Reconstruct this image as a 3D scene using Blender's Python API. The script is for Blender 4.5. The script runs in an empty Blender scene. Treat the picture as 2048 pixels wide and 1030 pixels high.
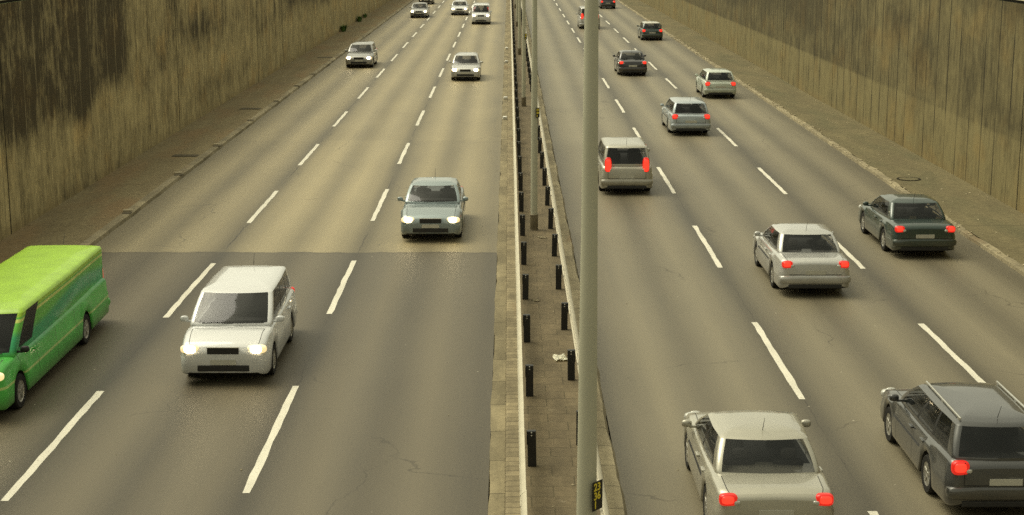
import bpy, bmesh, math, random
import numpy as np
from mathutils import Vector, Matrix

R = math.radians
random.seed(7)
scene = bpy.context.scene
COL = scene.collection

# ------------------------------------------------------------------ camera
H, PITCH, FPX = 8.82, 11.72, 3182.0            # eye height, tilt down, focal length in photo pixels
cd = bpy.data.cameras.new('camera'); cam = bpy.data.objects.new('camera', cd); COL.objects.link(cam)
cd.sensor_width = 36.0; cd.lens = 36.0 * FPX / 2048; cd.clip_start = 0.5; cd.clip_end = 5000
cam.location = (0, 0, H); cam.rotation_euler = (R(90 - PITCH), 0, R(-0.11))
scene.camera = cam

# ------------------------------------------------------------------ light
SUN_EL, SUN_AZ = 60, -62                        # the soft light comes from the upper left
w = bpy.data.worlds.new('World'); scene.world = w; w.use_nodes = True
nt = w.node_tree; nt.nodes.clear()
out = nt.nodes.new('ShaderNodeOutputWorld'); bg = nt.nodes.new('ShaderNodeBackground')
sky = nt.nodes.new('ShaderNodeTexSky'); sky.sky_type = 'NISHITA'; sky.sun_disc = False
sky.sun_elevation = R(SUN_EL); sky.sun_rotation = R(SUN_AZ); sky.dust_density = 4.0; sky.air_density = 1.0
hsv = nt.nodes.new('ShaderNodeHueSaturation'); hsv.inputs['Saturation'].default_value = 0.12   # overcast: a nearly grey sky
mul = nt.nodes.new('ShaderNodeMix'); mul.data_type = 'RGBA'; mul.blend_type = 'MULTIPLY'
mul.inputs[0].default_value = 1.0; mul.inputs[7].default_value = (1.0, 0.955, 0.70, 1)
nt.links.new(sky.outputs[0], hsv.inputs['Color']); nt.links.new(hsv.outputs[0], mul.inputs[6])
nt.links.new(mul.outputs[2], bg.inputs[0]); bg.inputs[1].default_value = 0.12
nt.links.new(bg.outputs[0], out.inputs[0])
sd = bpy.data.lights.new('sun', 'SUN'); sun = bpy.data.objects.new('sun', sd); COL.objects.link(sun)
sd.energy = 0.8; sd.angle = R(35); sd.color = (1.0, 0.94, 0.80)
dirv = Vector((math.sin(R(SUN_AZ)) * math.cos(R(SUN_EL)), math.cos(R(SUN_AZ)) * math.cos(R(SUN_EL)), math.sin(R(SUN_EL))))
sun.rotation_euler = dirv.to_track_quat('Z', 'Y').to_euler()
vs = scene.view_settings
vs.view_transform = 'Standard'; vs.look = 'None'; vs.gamma = 1.0; vs.exposure = 0.68; vs.use_curve_mapping = False
scene.render.engine = 'CYCLES'
scene.cycles.use_denoising = False
scene.cycles.max_bounces = 6
scene.cycles.sample_clamp_indirect = 4.0


# ------------------------------------------------------------------ node helpers
class NG:
    def __init__(s, name):
        s.m = bpy.data.materials.new(name); s.m.use_nodes = True
        s.t = s.m.node_tree; s.t.nodes.clear()
        s.out = s.n('ShaderNodeOutputMaterial'); s.b = s.n('ShaderNodeBsdfPrincipled')
        s.l(s.b.outputs[0], s.out.inputs[0])
        s.pos = s.n('ShaderNodeNewGeometry').outputs['Position']

    def n(s, k): return s.t.nodes.new(k)
    def l(s, a, b): s.t.links.new(a, b)

    def set(s, sock, v):
        if hasattr(v, 'is_output'): s.l(v, sock)
        elif isinstance(v, (tuple, list)) and len(v) == 3 and sock.type == 'RGBA': sock.default_value = (*v, 1)
        else: sock.default_value = v

    def math(s, op, a, b=0.0, c=None, clamp=False):
        n = s.n('ShaderNodeMath'); n.operation = op; n.use_clamp = clamp
        s.set(n.inputs[0], a); s.set(n.inputs[1], b)
        if c is not None: s.set(n.inputs[2], c)
        return n.outputs[0]

    def mix(s, f, a, b, mode='MIX'):
        n = s.n('ShaderNodeMix'); n.data_type = 'RGBA'; n.blend_type = mode; n.clamp_factor = True
        s.set(n.inputs[0], f); s.set(n.inputs[6], a); s.set(n.inputs[7], b)
        return n.outputs[2]

    def rng(s, v, a, b, c=0.0, d=1.0, smooth=True):
        n = s.n('ShaderNodeMapRange'); n.interpolation_type = 'SMOOTHSTEP' if smooth else 'LINEAR'
        s.set(n.inputs[0], v); n.inputs[1].default_value = a; n.inputs[2].default_value = b
        n.inputs[3].default_value = c; n.inputs[4].default_value = d
        return n.outputs[0]

    def scaled(s, sx, sy, sz, off=(0, 0, 0), src=None):
        n = s.n('ShaderNodeMapping'); n.inputs['Scale'].default_value = (sx, sy, sz); n.inputs['Location'].default_value = off
        s.l(src or s.pos, n.inputs['Vector']); return n.outputs[0]

    def noise(s, vec, scale=1.0, detail=4, rough=0.55):
        n = s.n('ShaderNodeTexNoise'); n.inputs['Scale'].default_value = scale; n.inputs['Detail'].default_value = detail
        n.inputs['Roughness'].default_value = rough; s.l(vec, n.inputs['Vector']); return n.outputs[0]

    def xyz(s):
        n = s.n('ShaderNodeSeparateXYZ'); s.l(s.pos, n.inputs[0]); return n.outputs

    def attr(s, name):
        n = s.n('ShaderNodeAttribute'); n.attribute_name = name; return n.outputs['Fac']

    def objrand(s): return s.n('ShaderNodeObjectInfo').outputs['Random']

    def bump(s, h, strength=0.3, dist=0.02):
        n = s.n('ShaderNodeBump'); n.inputs['Strength'].default_value = strength; n.inputs['Distance'].default_value = dist
        s.l(h, n.inputs['Height']); s.l(n.outputs[0], s.b.inputs['Normal'])

    def line(s, coord, period, half, wob=None):
        """1 on thin lines every `period` along coord"""
        c = s.math('ADD', coord, wob) if wob is not None else coord
        f = s.math('FRACT', s.math('DIVIDE', c, period))
        d = s.math('ABSOLUTE', s.math('SUBTRACT', f, 0.5))          # 0.5 at the line
        return s.rng(d, 0.5 - half / period, 0.5 - 0.3 * half / period)

    def fin(s, col, rough=0.7, metal=0.0, spec=0.5, coat=None):
        s.set(s.b.inputs['Base Color'], col); s.set(s.b.inputs['Roughness'], rough)
        s.set(s.b.inputs['Metallic'], metal); s.set(s.b.inputs['Specular IOR Level'], spec)
        if coat is not None:
            s.b.inputs['Coat Weight'].default_value = coat; s.b.inputs['Coat Roughness'].default_value = 0.06
        return s.m


def plain(name, col, rough=0.6, metal=0.0, spec=0.5, var=0.12, scale=6, coat=None, bump=0.0):
    g = NG(name); n = g.noise(g.pos, scale)
    c = g.mix(n, tuple(x * (1 - var) for x in col), tuple(min(1, x * (1 + var)) for x in col))
    if bump: g.bump(n, bump, 0.01)
    return g.fin(c, rough, metal, spec, coat)


# ------------------------------------------------------------------ materials
def road_mat():
    g = NG('asphalt'); X, Y, Z = g.xyz()
    wear = g.attr('wear'); patch = g.attr('patch')
    streak = g.noise(g.scaled(0.9, 0.035, 1), 1.6, 4, .6)
    blot = g.noise(g.scaled(.35, .12, 1), 1.0, 5, .6)
    fine = g.noise(g.pos, 26, 5, .85)
    jig = g.math('MULTIPLY', g.math('SUBTRACT', g.noise(g.pos, .8, 6, .72), .5), .7)
    yj = g.math('ADD', Y, jig); left = g.math('LESS_THAN', X, 0.0)
    near = g.math('MULTIPLY', left, g.rng(yj, 43.25, 43.17))
    seam = g.math('MULTIPLY', left, g.rng(g.math('ABSOLUTE', g.math('SUBTRACT', yj, 43.2)), .10, .04))
    grey = g.mix(left, (0.205, 0.181, 0.118), (0.240, 0.201, 0.114))
    base = g.mix(g.math('MAXIMUM', patch, near), grey, (0.098, 0.083, 0.053))
    v = g.math('ADD', g.math('MULTIPLY', g.math('SUBTRACT', streak, .5), .55), g.math('MULTIPLY', g.math('SUBTRACT', blot, .5), .45))
    v = g.math('ADD', v, g.math('MULTIPLY', g.math('SUBTRACT', fine, .5), 1.1))
    v = g.math('ADD', g.math('ADD', v, wear), 1.0)
    c = g.mix(1.0, base, v, 'MULTIPLY')
    # longitudinal joints with crumbling edges along the lane lines
    crk = g.noise(g.scaled(1, .55, 1), 2.6, 4, .75)
    gap = g.noise(g.scaled(.4, .16, 1, (3, 1, 0)), 1.5, 2)
    tot = None
    for xl, wd in ((-7.93, .03), (-4.17, .028), (5.62, .012)):
        d = g.math('ABSOLUTE', g.math('ADD', g.math('SUBTRACT', X, xl), g.math('MULTIPLY', g.math('SUBTRACT', crk, .5), .22)))
        m = g.rng(d, wd, wd * .25)
        tot = m if tot is None else g.math('MAXIMUM', tot, m)
    tot = g.math('MULTIPLY', tot, g.rng(gap, .40, .56))
    c = g.mix(g.math('MULTIPLY', tot, .85), c, (.03, .024, .014))
    c = g.mix(g.math('MULTIPLY', seam, .5), c, (.035, .029, .018))
    # fine wandering cracks and filled seams
    vo = g.n('ShaderNodeTexVoronoi'); vo.feature = 'DISTANCE_TO_EDGE'; vo.inputs['Scale'].default_value = .16
    wp = g.n('ShaderNodeVectorMath'); wp.operation = 'ADD'; wn3 = g.n('ShaderNodeTexNoise'); wn3.inputs['Scale'].default_value = .9; wn3.inputs['Detail'].default_value = 5
    g.l(g.pos, wn3.inputs['Vector']); g.l(g.pos, wp.inputs[0]); g.l(wn3.outputs['Color'], wp.inputs[1]); g.l(wp.outputs[0], vo.inputs['Vector'])
    ck = g.math('MULTIPLY', g.rng(vo.outputs['Distance'], .0035, .001), g.rng(gap, .46, .62))
    c = g.mix(g.math('MULTIPLY', ck, .55), c, (.04, .033, .02))
    spk = g.n('ShaderNodeTexVoronoi'); spk.inputs['Scale'].default_value = 1.9; g.l(g.pos, spk.inputs['Vector'])
    pick = g.n('ShaderNodeSeparateColor'); g.l(spk.outputs['Color'], pick.inputs[0])
    dot = g.math('MULTIPLY', g.rng(spk.outputs['Distance'], .045, .02), g.rng(pick.outputs[0], .68, .70))
    c = g.mix(g.math('MULTIPLY', dot, .7), c, (.55, .50, .38))
    g.bump(fine, .18, .006)
    r = g.math('ADD', g.math('MULTIPLY', streak, .2), .44)
    return g.fin(c, r, 0, .42)


def wall_mat(name, period, dark, light, line_dark, yoff=0.0, lw=.05):
    g = NG(name); X, Y, Z = g.xyz()
    st = g.attr('stain'); band = g.attr('band')
    drip = g.noise(g.scaled(1, 2.4, .22), 1.5, 6, .68)
    drip2 = g.noise(g.scaled(1, .75, .07, (0, 4, 2)), 1.5, 4, .6)
    blot = g.noise(g.scaled(1, .42, .55, (5, 9, 1)), 1.4, 6, .7)
    fine = g.noise(g.scaled(1, 1, .45), 11, 5, .75)
    f = g.math('ADD', g.math('MULTIPLY', drip, .9), g.math('MULTIPLY', blot, 1.0))
    f = g.math('ADD', f, g.math('MULTIPLY', fine, .7))
    f = g.math('ADD', f, g.math('MULTIPLY', drip2, .55))
    mot = g.noise(g.scaled(1, 1.5, .55, (7, 2, 5)), 2.2, 5, .72)
    f = g.math('ADD', f, g.math('MULTIPLY', g.math('SUBTRACT', mot, .5), 1.45))
    f = g.math('SUBTRACT', f, g.math('MULTIPLY', st, .50))
    f = g.math('ADD', f, g.math('MULTIPLY', band, .28))
    f = g.rng(f, 1.12, 1.98, 0, 1, False)
    c = g.mix(f, dark, light)
    warm = g.noise(g.scaled(1, .3, .5, (1, 2, 3)), 1.1, 3)
    c = g.mix(g.rng(warm, .48, .72, 0, .45), c, g.mix(1.0, c, (1.22, .98, .70), 'MULTIPLY'))
    wob = g.math('MULTIPLY', g.math('SUBTRACT', g.noise(g.scaled(1, .2, .3), 2.0, 2), .5), .05)
    Yo = g.math('ADD', Y, yoff)
    ln = g.line(Yo, period, lw, wob)
    fade = g.rng(g.noise(g.scaled(1, .8, .35, (2, 7, 7)), 1.2, 2), .38, .60, .25, 1)
    ln = g.math('MULTIPLY', ln, fade)
    c = g.mix(g.math('MULTIPLY', ln, .92), c, line_dark)
    bd = g.line(Yo, .25, .018, wob)
    c = g.mix(g.math('MULTIPLY', bd, g.math('MULTIPLY', fade, .22)), c, (.03, .026, .014))
    ft = g.rng(Z, .55, .1, 0, .5)
    c = g.mix(g.math('MULTIPLY', ft, g.rng(blot, .35, .6)), c, (.22, .165, .075))
    hgt = g.math('SUBTRACT', fine, g.math('MULTIPLY', ln, .8))
    g.bump(hgt, .4, .015)
    return g.fin(c, .9, 0, .25)


def verge_mat(name, a, b, red):
    g = NG(name)
    n1 = g.noise(g.scaled(1.0, .25, 1), .9, 5, .65); n2 = g.noise(g.pos, 7, 5, .75); n3 = g.noise(g.scaled(.5, .14, 1, (4, 4, 4)), 1.2, 3)
    c = g.mix(g.rng(n1, .3, .7), a, b); c = g.mix(g.rng(n3, .45, .68, 0, .7), c, red)
    c = g.mix(1.0, c, g.rng(n2, .2, .8, .72, 1.28), 'MULTIPLY')
    X, Y, Z = g.xyz()
    ln = g.line(Y, 7.8, .035, g.math('MULTIPLY', n2, .12))
    c = g.mix(g.math('MULTIPLY', ln, .5), c, (.04, .034, .02))
    g.bump(n2, .5, .02)
    return g.fin(c, .92, 0, .25)


def concrete_rows(name, col, period, lo=.72, hi=1.22, jw=.022):
    g = NG(name); X, Y, Z = g.xyz()
    n1 = g.noise(g.scaled(1.5, .35, 1), 1.6, 5, .65); n2 = g.noise(g.pos, 9, 5, .75)
    cell = g.math('FLOOR', g.math('DIVIDE', Y, period))
    wn = g.n('ShaderNodeTexWhiteNoise'); wn.noise_dimensions = '1D'; g.l(cell, wn.inputs['W'])
    v = g.math('MULTIPLY', g.rng(n1, .25, .75, lo, hi), g.rng(n2, .2, .8, .82, 1.16))
    v = g.math('MULTIPLY', v, g.rng(wn.outputs['Value'], 0, 1, .82, 1.12))
    c = g.mix(1.0, col, v, 'MULTIPLY')
    ln = g.line(Y, period, jw, None)
    c = g.mix(g.math('MULTIPLY', ln, .65), c, (.035, .028, .016))
    rust = g.rng(g.noise(g.scaled(1, .18, 1, (9, 3, 2)), 1.3, 3), .60, .74, 0, .4)
    c = g.mix(rust, c, (.17, .09, .03))
    g.bump(n2, .4, .012)
    return g.fin(c, .88, 0, .3)


def paver_mat():
    g = NG('median_slabs'); X, Y, Z = g.xyz()
    br = g.n('ShaderNodeTexBrick'); br.inputs['Scale'].default_value = 1.0
    br.inputs['Brick Width'].default_value = .70; br.inputs['Row Height'].default_value = .48
    br.inputs['Mortar Size'].default_value = .012; br.inputs['Mortar Smooth'].default_value = .4; br.offset = .5
    br.inputs['Color1'].default_value = (.155, .122, .070, 1); br.inputs['Color2'].default_value = (.125, .100, .058, 1)
    br.inputs['Mortar'].default_value = (.085, .070, .038, 1)
    g.l(g.pos, br.inputs['Vector'])
    n1 = g.noise(g.scaled(1.2, .4, 1), 1.4, 5, .65); n2 = g.noise(g.pos, 8, 5, .75)
    c = g.mix(1.0, br.outputs[0], g.math('MULTIPLY', g.rng(n1, .25, .75, .72, 1.22), g.rng(n2, .2, .8, .8, 1.2)), 'MULTIPLY')
    pale = g.rng(g.noise(g.scaled(1, 1.6, 1, (2, 8, 1)), 1.9, 4, .7), .66, .74, 0, .55)
    c = g.mix(pale, c, (.32, .28, .19))
    g.bump(n2, .4, .012)
    return g.fin(c, .88, 0, .3)


def paint_mark():
    g = NG('road_paint'); n = g.noise(g.pos, 16, 5, .8); n2 = g.noise(g.scaled(1.2, .5, 1), 1.5, 4)
    c = g.mix(g.rng(n, .54, .68, 0, .7), (.68, .65, .54), (.27, .23, .15))
    c = g.mix(1.0, c, g.rng(n2, .2, .8, .85, 1.08), 'MULTIPLY')
    return g.fin(c, .6, 0, .4)


def car_paint(name, col, metal=0.0, rough=.32):
    g = NG(name)
    n = g.noise(g.pos, 3.0, 4); fl = g.noise(g.pos, 260, 1)
    X, Y, Z = g.xyz()
    c = g.mix(g.rng(fl, .3, .7), tuple(x * .88 for x in col), tuple(min(1, x * 1.1) for x in col))
    dirt = g.math('MULTIPLY', g.rng(Z, .75, .2, 0, .55), g.rng(n, .3, .7, .5, 1))
    c = g.mix(dirt, c, (.10, .085, .055))
    r = g.math('ADD', g.math('MULTIPLY', n, .16), rough)
    return g.fin(c, r, metal, .5, 1.0)


def van_paint():
    """lime roof, green sides with a broad teal graphic and a pale yellow line under the gutter"""
    g = NG('lime_green_paint')
    tc = g.n('ShaderNodeTexCoord'); sep = g.n('ShaderNodeSeparateXYZ'); g.l(tc.outputs['Object'], sep.inputs[0])
    x, y, z = sep.outputs
    n = g.noise(g.pos, 2.2, 4)
    wave = g.math('ADD', z, g.math('MULTIPLY', g.math('SINE', g.math('MULTIPLY', y, 1.1)), .10))
    c = g.mix(g.rng(wave, .98, 1.16), (.07, .40, .06), (.035, .34, .13))
    c = g.mix(g.rng(wave, 1.30, 1.48), c, (.12, .46, .05))
    ln = g.rng(g.math('ABSOLUTE', g.math('SUBTRACT', z, 1.585)), .035, .022)
    c = g.mix(ln, c, (.58, .66, .16))
    c = g.mix(g.rng(z, 1.63, 1.66), c, (.33, .56, .035))
    low = g.rng(g.math('ABSOLUTE', g.math('SUBTRACT', z, .62)), .03, .02)
    c = g.mix(low, c, (.36, .52, .16))
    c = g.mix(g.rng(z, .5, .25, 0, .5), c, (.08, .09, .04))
    c = g.mix(1.0, c, g.rng(n, .2, .8, .88, 1.1), 'MULTIPLY')
    return g.fin(c, .42, 0, .4, .15)


def glow(name, col, strength, base=(.8, .8, .8)):
    g = NG(name); g.fin(base, .2)
    g.b.inputs['Emission Color'].default_value = (*col, 1); g.b.inputs['Emission Strength'].default_value = strength
    return g.m


M = {}
M['road'] = road_mat()
M['wall_a'] = wall_mat('stained_concrete_boards', 1.25, (.064, .051, .025), (.49, .41, .21), (.27, .225, .125))
M['wall_b'] = wall_mat('ribbed_concrete_boards', 1.5, (.072, .061, .030), (.222, .188, .090), (.022, .018, .009), 0.35, .085)
M['verge_a'] = verge_mat('dirty_verge_concrete', (.205, .165, .092), (.255, .212, .118), (.255, .175, .090))
M['verge_b'] = verge_mat('mossy_verge_concrete', (.128, .108, .058), (.162, .137, .072), (.105, .098, .052))
M['kerb'] = concrete_rows('kerb_concrete', (.28, .24, .15), 1.0)
M['gutter'] = concrete_rows('gutter_concrete', (.225, .190, .112), 1.6)
M['pavers'] = paver_mat()
M['edging'] = concrete_rows('edging_bricks', (.235, .195, .115), .24, .7, 1.25, .018)
M['mark'] = paint_mark()
M['coping'] = plain('coping_concrete', (.50, .47, .33), .85, 0, .3, .15, 3)
M['recess'] = plain('gap_shade_black', (.012, .011, .007), .9, 0, .2)  # shade of the gap under the coping, put into the colour
M['joint'] = plain('joint_filler', (.020, .017, .009), .9, 0, .2)
M['grass'] = plain('bank_grass', (.07, .09, .025), .95, 0, .2, .4, 2)
M['ground'] = plain('earth', (.11, .09, .05), .95, 0, .2, .3, 1)
M['galv'] = plain('galvanised_rail', (.52, .48, .36), .52, .25, .5, .22, 3)
M['black'] = plain('black_sleeve', (.010, .010, .009), .45, 0, .5, .3, 12)
M['bolt'] = plain('bolt_steel', (.62, .60, .52), .35, .6)
M['mast'] = plain('grey_mast_paint', (.42, .41, .305), .55, 0, .4, .07, 1.5)
M['mast_base'] = plain('mast_collar_paint', (.15, .125, .075), .7, 0, .4, .2, 5)
M['plate'] = plain('black_plate', (.010, .009, .007), .5)
M['digit'] = plain('yellow_digits', (.72, .58, .05), .55, 0, .4, .05)
M['iron'] = plain('cast_iron', (.10, .083, .048), .8, .1, .3, .3, 10)
M['stone'] = plain('broken_stone', (.36, .31, .20), .9, 0, .3, .25, 9)
M['white'] = plain('reflector_glint_white', (.88, .87, .80), .3, 0, .6, .03)  # bright white stands in for headlight glints on the gutter
M['paper'] = plain('white_paper', (.88, .86, .72), .8, 0, .3, .05)
M['leaf'] = plain('weed_leaf', (.065, .125, .026), .8, 0, .3, .4, 9)
M['glass'] = plain('car_glass', (.010, .013, .013), .05, 0, .7, .1, 2); M['glass'].node_tree.nodes['Principled BSDF'].inputs['Alpha'].default_value = .50
M['seat'] = plain('seat_cloth', (.05, .048, .044), .9)
M['tail_lens'] = glow('tail_lamp_lens', (1.0, .03, .015), .35, (.30, .008, .008))
M['lens_lit'] = glow('headlamp_halo_glass', (1.0, .72, .30), .55, (.6, .6, .55))  # lamp glass also emits, standing in for the halo round the bulb
M['tyre'] = plain('rubber', (.016, .015, .013), .85, 0, .3)
M['rim'] = plain('alloy_rim', (.42, .41, .37), .35, .8)
M['trim'] = plain('black_trim', (.014, .014, .013), .6)
M['chrome'] = plain('bright_trim', (.75, .74, .68), .2, .9)
M['lens'] = plain('lamp_housing', (.55, .55, .50), .12, .3, .6)
M['lamp'] = glow('lit_headlamp', (1.0, .80, .46), 11.0)
M['tail'] = glow('lit_tail_lamp', (1.0, .035, .016), 1.15, (.35, .01, .01))
M['pale_plate'] = plain('number_plate_face', (.46, .45, .38), .5)


# ------------------------------------------------------------------ object helpers
def link(name, me, mat, parent=None, smooth=False):
    o = bpy.data.objects.new(name, me); COL.objects.link(o)
    if mat is not None and not me.materials: me.materials.append(mat)
    if smooth:
        for p in me.polygons: p.use_smooth = True
    if smooth and len(me.polygons) > 40: me.set_sharp_from_angle(angle=R(46))
    if parent: o.parent = parent
    return o


def mesh(name, verts, faces, mat, parent=None, smooth=False):
    me = bpy.data.meshes.new(name); me.from_pydata([tuple(v) for v in verts], [], faces); me.update()
    return link(name, me, mat, parent, smooth)


def frombm(name, bm, mat, parent=None, smooth=False):
    bmesh.ops.recalc_face_normals(bm, faces=bm.faces)
    me = bpy.data.meshes.new(name); bm.to_mesh(me); bm.free()
    return link(name, me, mat, parent, smooth)


def empty(name, loc=(0, 0, 0), rz=0.0):
    o = bpy.data.objects.new(name, None); COL.objects.link(o); o.location = loc; o.rotation_euler = (0, 0, rz)
    o.empty_display_size = .3
    return o


def tag(o, label=None, cat=None, group=None, kind=None):
    if label: o['label'] = label
    if cat: o['category'] = cat
    if group: o['group'] = group
    if kind: o['kind'] = kind
    return o


def box(bm, c, s, bev=0.0, rot=None):
    r = bmesh.ops.create_cube(bm, size=1.0); vv = r['verts']
    for v in vv: v.co = Vector((v.co.x * s[0], v.co.y * s[1], v.co.z * s[2]))
    if bev:
        ed = list({e for v in vv for e in v.link_edges})
        b = bmesh.ops.bevel(bm, geom=ed, offset=bev, segments=2, affect='EDGES', profile=.6)
        vv = list({v for f in b['faces'] for v in f.verts} | {v for v in vv if v.is_valid})
    for v in vv:
        if rot is not None: v.co = rot @ v.co
        v.co += Vector(c)
    return vv


def lathe(bm, prof, n=20, c=(0, 0, 0), axis='Z'):
    rings = []
    for r, h in prof:
        ring = []
        for i in range(n):
            a = 2 * math.pi * i / n
            p = (r * math.cos(a), r * math.sin(a), h) if axis == 'Z' else (h, r * math.cos(a), r * math.sin(a))
            ring.append(bm.verts.new((p[0] + c[0], p[1] + c[1], p[2] + c[2])))
        rings.append(ring)
    for a, b in zip(rings, rings[1:]):
        for i in range(n): bm.faces.new((a[i], a[(i + 1) % n], b[(i + 1) % n], b[i]))
    bm.faces.new(rings[0]); bm.faces.new(rings[-1])


def superell(bm, c, r, n=3.0, seg=16, rg=10):
    """rounded block: a superellipsoid"""
    def sp(v, e): return math.copysign(abs(v) ** e, v)
    e = 2.0 / n; rows = []
    for j in range(1, rg):
        ph = -math.pi / 2 + math.pi * j / rg
        rows.append([bm.verts.new((c[0] + r[0] * sp(math.cos(ph), e) * sp(math.cos(t), e),
                                   c[1] + r[1] * sp(math.cos(ph), e) * sp(math.sin(t), e),
                                   c[2] + r[2] * sp(math.sin(ph), e))) for t in (2 * math.pi * i / seg for i in range(seg))])
    bt = bm.verts.new((c[0], c[1], c[2] - r[2])); tp = bm.verts.new((c[0], c[1], c[2] + r[2]))
    for a, b in zip(rows, rows[1:]):
        for i in range(seg): bm.faces.new((a[i], a[(i + 1) % seg], b[(i + 1) % seg], b[i]))
    for i in range(seg):
        bm.faces.new((bt, rows[0][(i + 1) % seg], rows[0][i])); bm.faces.new((tp, rows[-1][i], rows[-1][(i + 1) % seg]))


def strip(name, prof, y0, y1, step, mat, parent=None, wob=None, smooth=False):
    """a section (list of (x, z)) drawn along the road"""
    n = max(1, int((y1 - y0) / step)); V = []; F = []; k = len(prof)
    for i in range(n + 1):
        y = y0 + (y1 - y0) * i / n
        for j, (x, z) in enumerate(prof): V.append((x + (wob(y, j) if wob else 0), y, z))
    for i in range(n):
        for j in range(k - 1): F.append((i * k + j, i * k + j + 1, (i + 1) * k + j + 1, (i + 1) * k + j))
    return mesh(name, V, F, mat, parent, smooth)


def depth(y, z=0.0, k=3182.0):                  # forward distance of a height-z point whose image row is y
    c, s = math.cos(R(PITCH)), math.sin(R(PITCH))
    return (FPX * (H - z) / (c * (y + 145)) - (H - z) * s) / c


# ------------------------------------------------------------------ setting
Y0, Y1 = -14.0, 640.0
XL, XR = -14.45, 16.0          # wall faces
KL, KR = -11.77, 13.30         # outer kerbs
ML, MR = -0.33, 1.80           # median edges

ground = mesh('ground', [(-2500, -600, -.6), (2500, -600, -.6), (2500, 4500, -.6), (-2500, 4500, -.6)], [(0, 1, 2, 3)], M['ground'])
tag(ground, 'bare earth far around the sunken motorway', None, None, 'structure')


def carriageway(x0, x1, lanes, patch_fn, label):
    xs = np.arange(x0, x1 + .001, .12); xs[-1] = x1
    ys = np.concatenate([np.arange(Y0, 60, 1.5), np.arange(60, 240, 4), np.arange(240, Y1 + 1, 40)])
    ys = np.sort(np.concatenate([ys, [43.25, 43.21, 66.9, 66.86]]))
    V = [(x, y, 0) for y in ys for x in xs]; k = len(xs)
    F = [(j * k + i, j * k + i + 1, (j + 1) * k + i + 1, (j + 1) * k + i) for j in range(len(ys) - 1) for i in range(k - 1)]
    o = mesh('road', V, F, M['road'])
    me = o.data
    wear = []; pt = []
    for y in ys:
        for x in xs:
            t = 0.0
            for c in lanes:
                d = x - c
                t += .30 * (math.exp(-((d - .78) / .36) ** 2) + math.exp(-((d + .78) / .36) ** 2)) - .20 * math.exp(-(d / .30) ** 2)
                t -= .26 * math.exp(-((abs(d) - 1.82) / .32) ** 2)
            wear.append(t); pt.append(patch_fn(x, y))
    for nm, dat in (('wear', wear), ('patch', pt)):
        a = me.attributes.new(nm, 'FLOAT', 'POINT'); a.data.foreach_set('value', np.array(dat, dtype=np.float32))
    return tag(o, label, None, None, 'structure')


road_l = carriageway(KL, ML, (-9.85, -6.05, -2.3),
                     lambda x, y: 0.0 if (y < 66.88 and -8 < x < -4.2) else .14 + .12 * (y < 66.88),
                     'oncoming carriageway with darker asphalt near and paler asphalt beyond the cross joint')
road_r = carriageway(MR, KR, (3.75, 7.5, 11.3), lambda x, y: .62 if y < 66 else .42,
                     'carriageway of traffic driving away, brown grey asphalt')


def dash_line(x, ys, label, parent):
    V = []; F = []
    for y0 in ys:
        n = 14; b = len(V)
        for i in range(n + 1):
            y = y0 + 6.05 * i / n
            e0 = random.uniform(-.014, .014); e1 = random.uniform(-.014, .014)
            V += [(x - .068 + e0, y, .004), (x + .068 + e1, y, .004)]
        F += [(b + 2 * i, b + 2 * i + 1, b + 2 * i + 3, b + 2 * i + 2) for i in range(n)]
    o = mesh('lane_marking', V, F, M['mark'], parent)
    return tag(o, label)


# far end of one dash on each line, read off the photograph
for x, ytop, lab, par in ((-7.93, 782, 'dashed white line between the outer and middle oncoming lanes', road_l),
                          (-4.19, 772, 'dashed white line between the middle and inner oncoming lanes', road_l),
                          (5.60, 645, 'dashed white line between the inner and middle lanes driving away', road_r),
                          (9.36, 648, 'dashed white line between the middle and outer lanes driving away', road_r)):
    ye = depth(ytop) - 6.05
    dash_line(x, [ye + 12.0 * k for k in range(-2, 46)], lab, par)

# kerbs, gutters, verges and the paved median
def jag(a, sc):
    ph = [random.uniform(0, 6.28) for _ in range(4)]
    return lambda y: a * (math.sin(y / sc + ph[0]) + .7 * math.sin(y / (.37 * sc) + ph[1]) + .5 * math.sin(y / (.17 * sc) + ph[2]))


j1 = jag(.012, 1.3)
o = strip('gutter', [(ML, .005), (-.07, .012)], Y0, Y1, .5, M['gutter'], None, lambda y, j: j1(y) if j == 0 else 0)
tag(o, 'pale concrete gutter strip beside the oncoming inner lane', None, None, 'structure')
o = strip('kerb', [(-.07, .0), (-.055, .125), (-.02, .135), (.23, .135)], Y0, Y1, 2, M['edging'])
tag(o, 'brick edged kerb of the median on the oncoming side', None, None, 'structure')
o = strip('median', [(.23, .131), (1.52, .131)], Y0, Y1, 4, M['pavers'])
tag(o, 'paved median strip of brown slabs between the two guard rails', None, None, 'structure')
j2 = jag(.016, 1.1)
o = strip('kerb', [(1.52, .135), (1.66, .140), (1.74, .125), (1.80, .0)], Y0, Y1, .5, M['kerb'], None, lambda y, j: j2(y) if j >= 2 else 0)
tag(o, 'worn concrete kerb of the median beside the lanes driving away', None, None, 'structure')
j3 = jag(.014, 1.7)
o = strip('kerb', [(KL + .02, .0), (KL, .10), (KL - .05, .118), (KL - .27, .118), (KL - .285, .07)], Y0, Y1, .5, M['kerb'], None, lambda y, j: j3(y) if j in (1, 2) else 0)
tag(o, 'pale kerb stones along the oncoming outer lane', None, None, 'structure')
j4 = jag(.03, 1.2)
o = strip('kerb', [(KR - .02, .0), (KR, .085), (KR + .05, .10), (KR + .20, .105), (KR + .215, .06)], Y0, Y1, .4, M['kerb'], None, lambda y, j: j4(y) if j in (2, 3) else j4(y) * .4)
tag(o, 'crumbling kerb along the outer lane driving away', None, None, 'structure')
o = strip('verge', [(XL - .3, .10), (KL - .28, .095)], Y0, Y1, 4, M['verge_a'])
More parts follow.
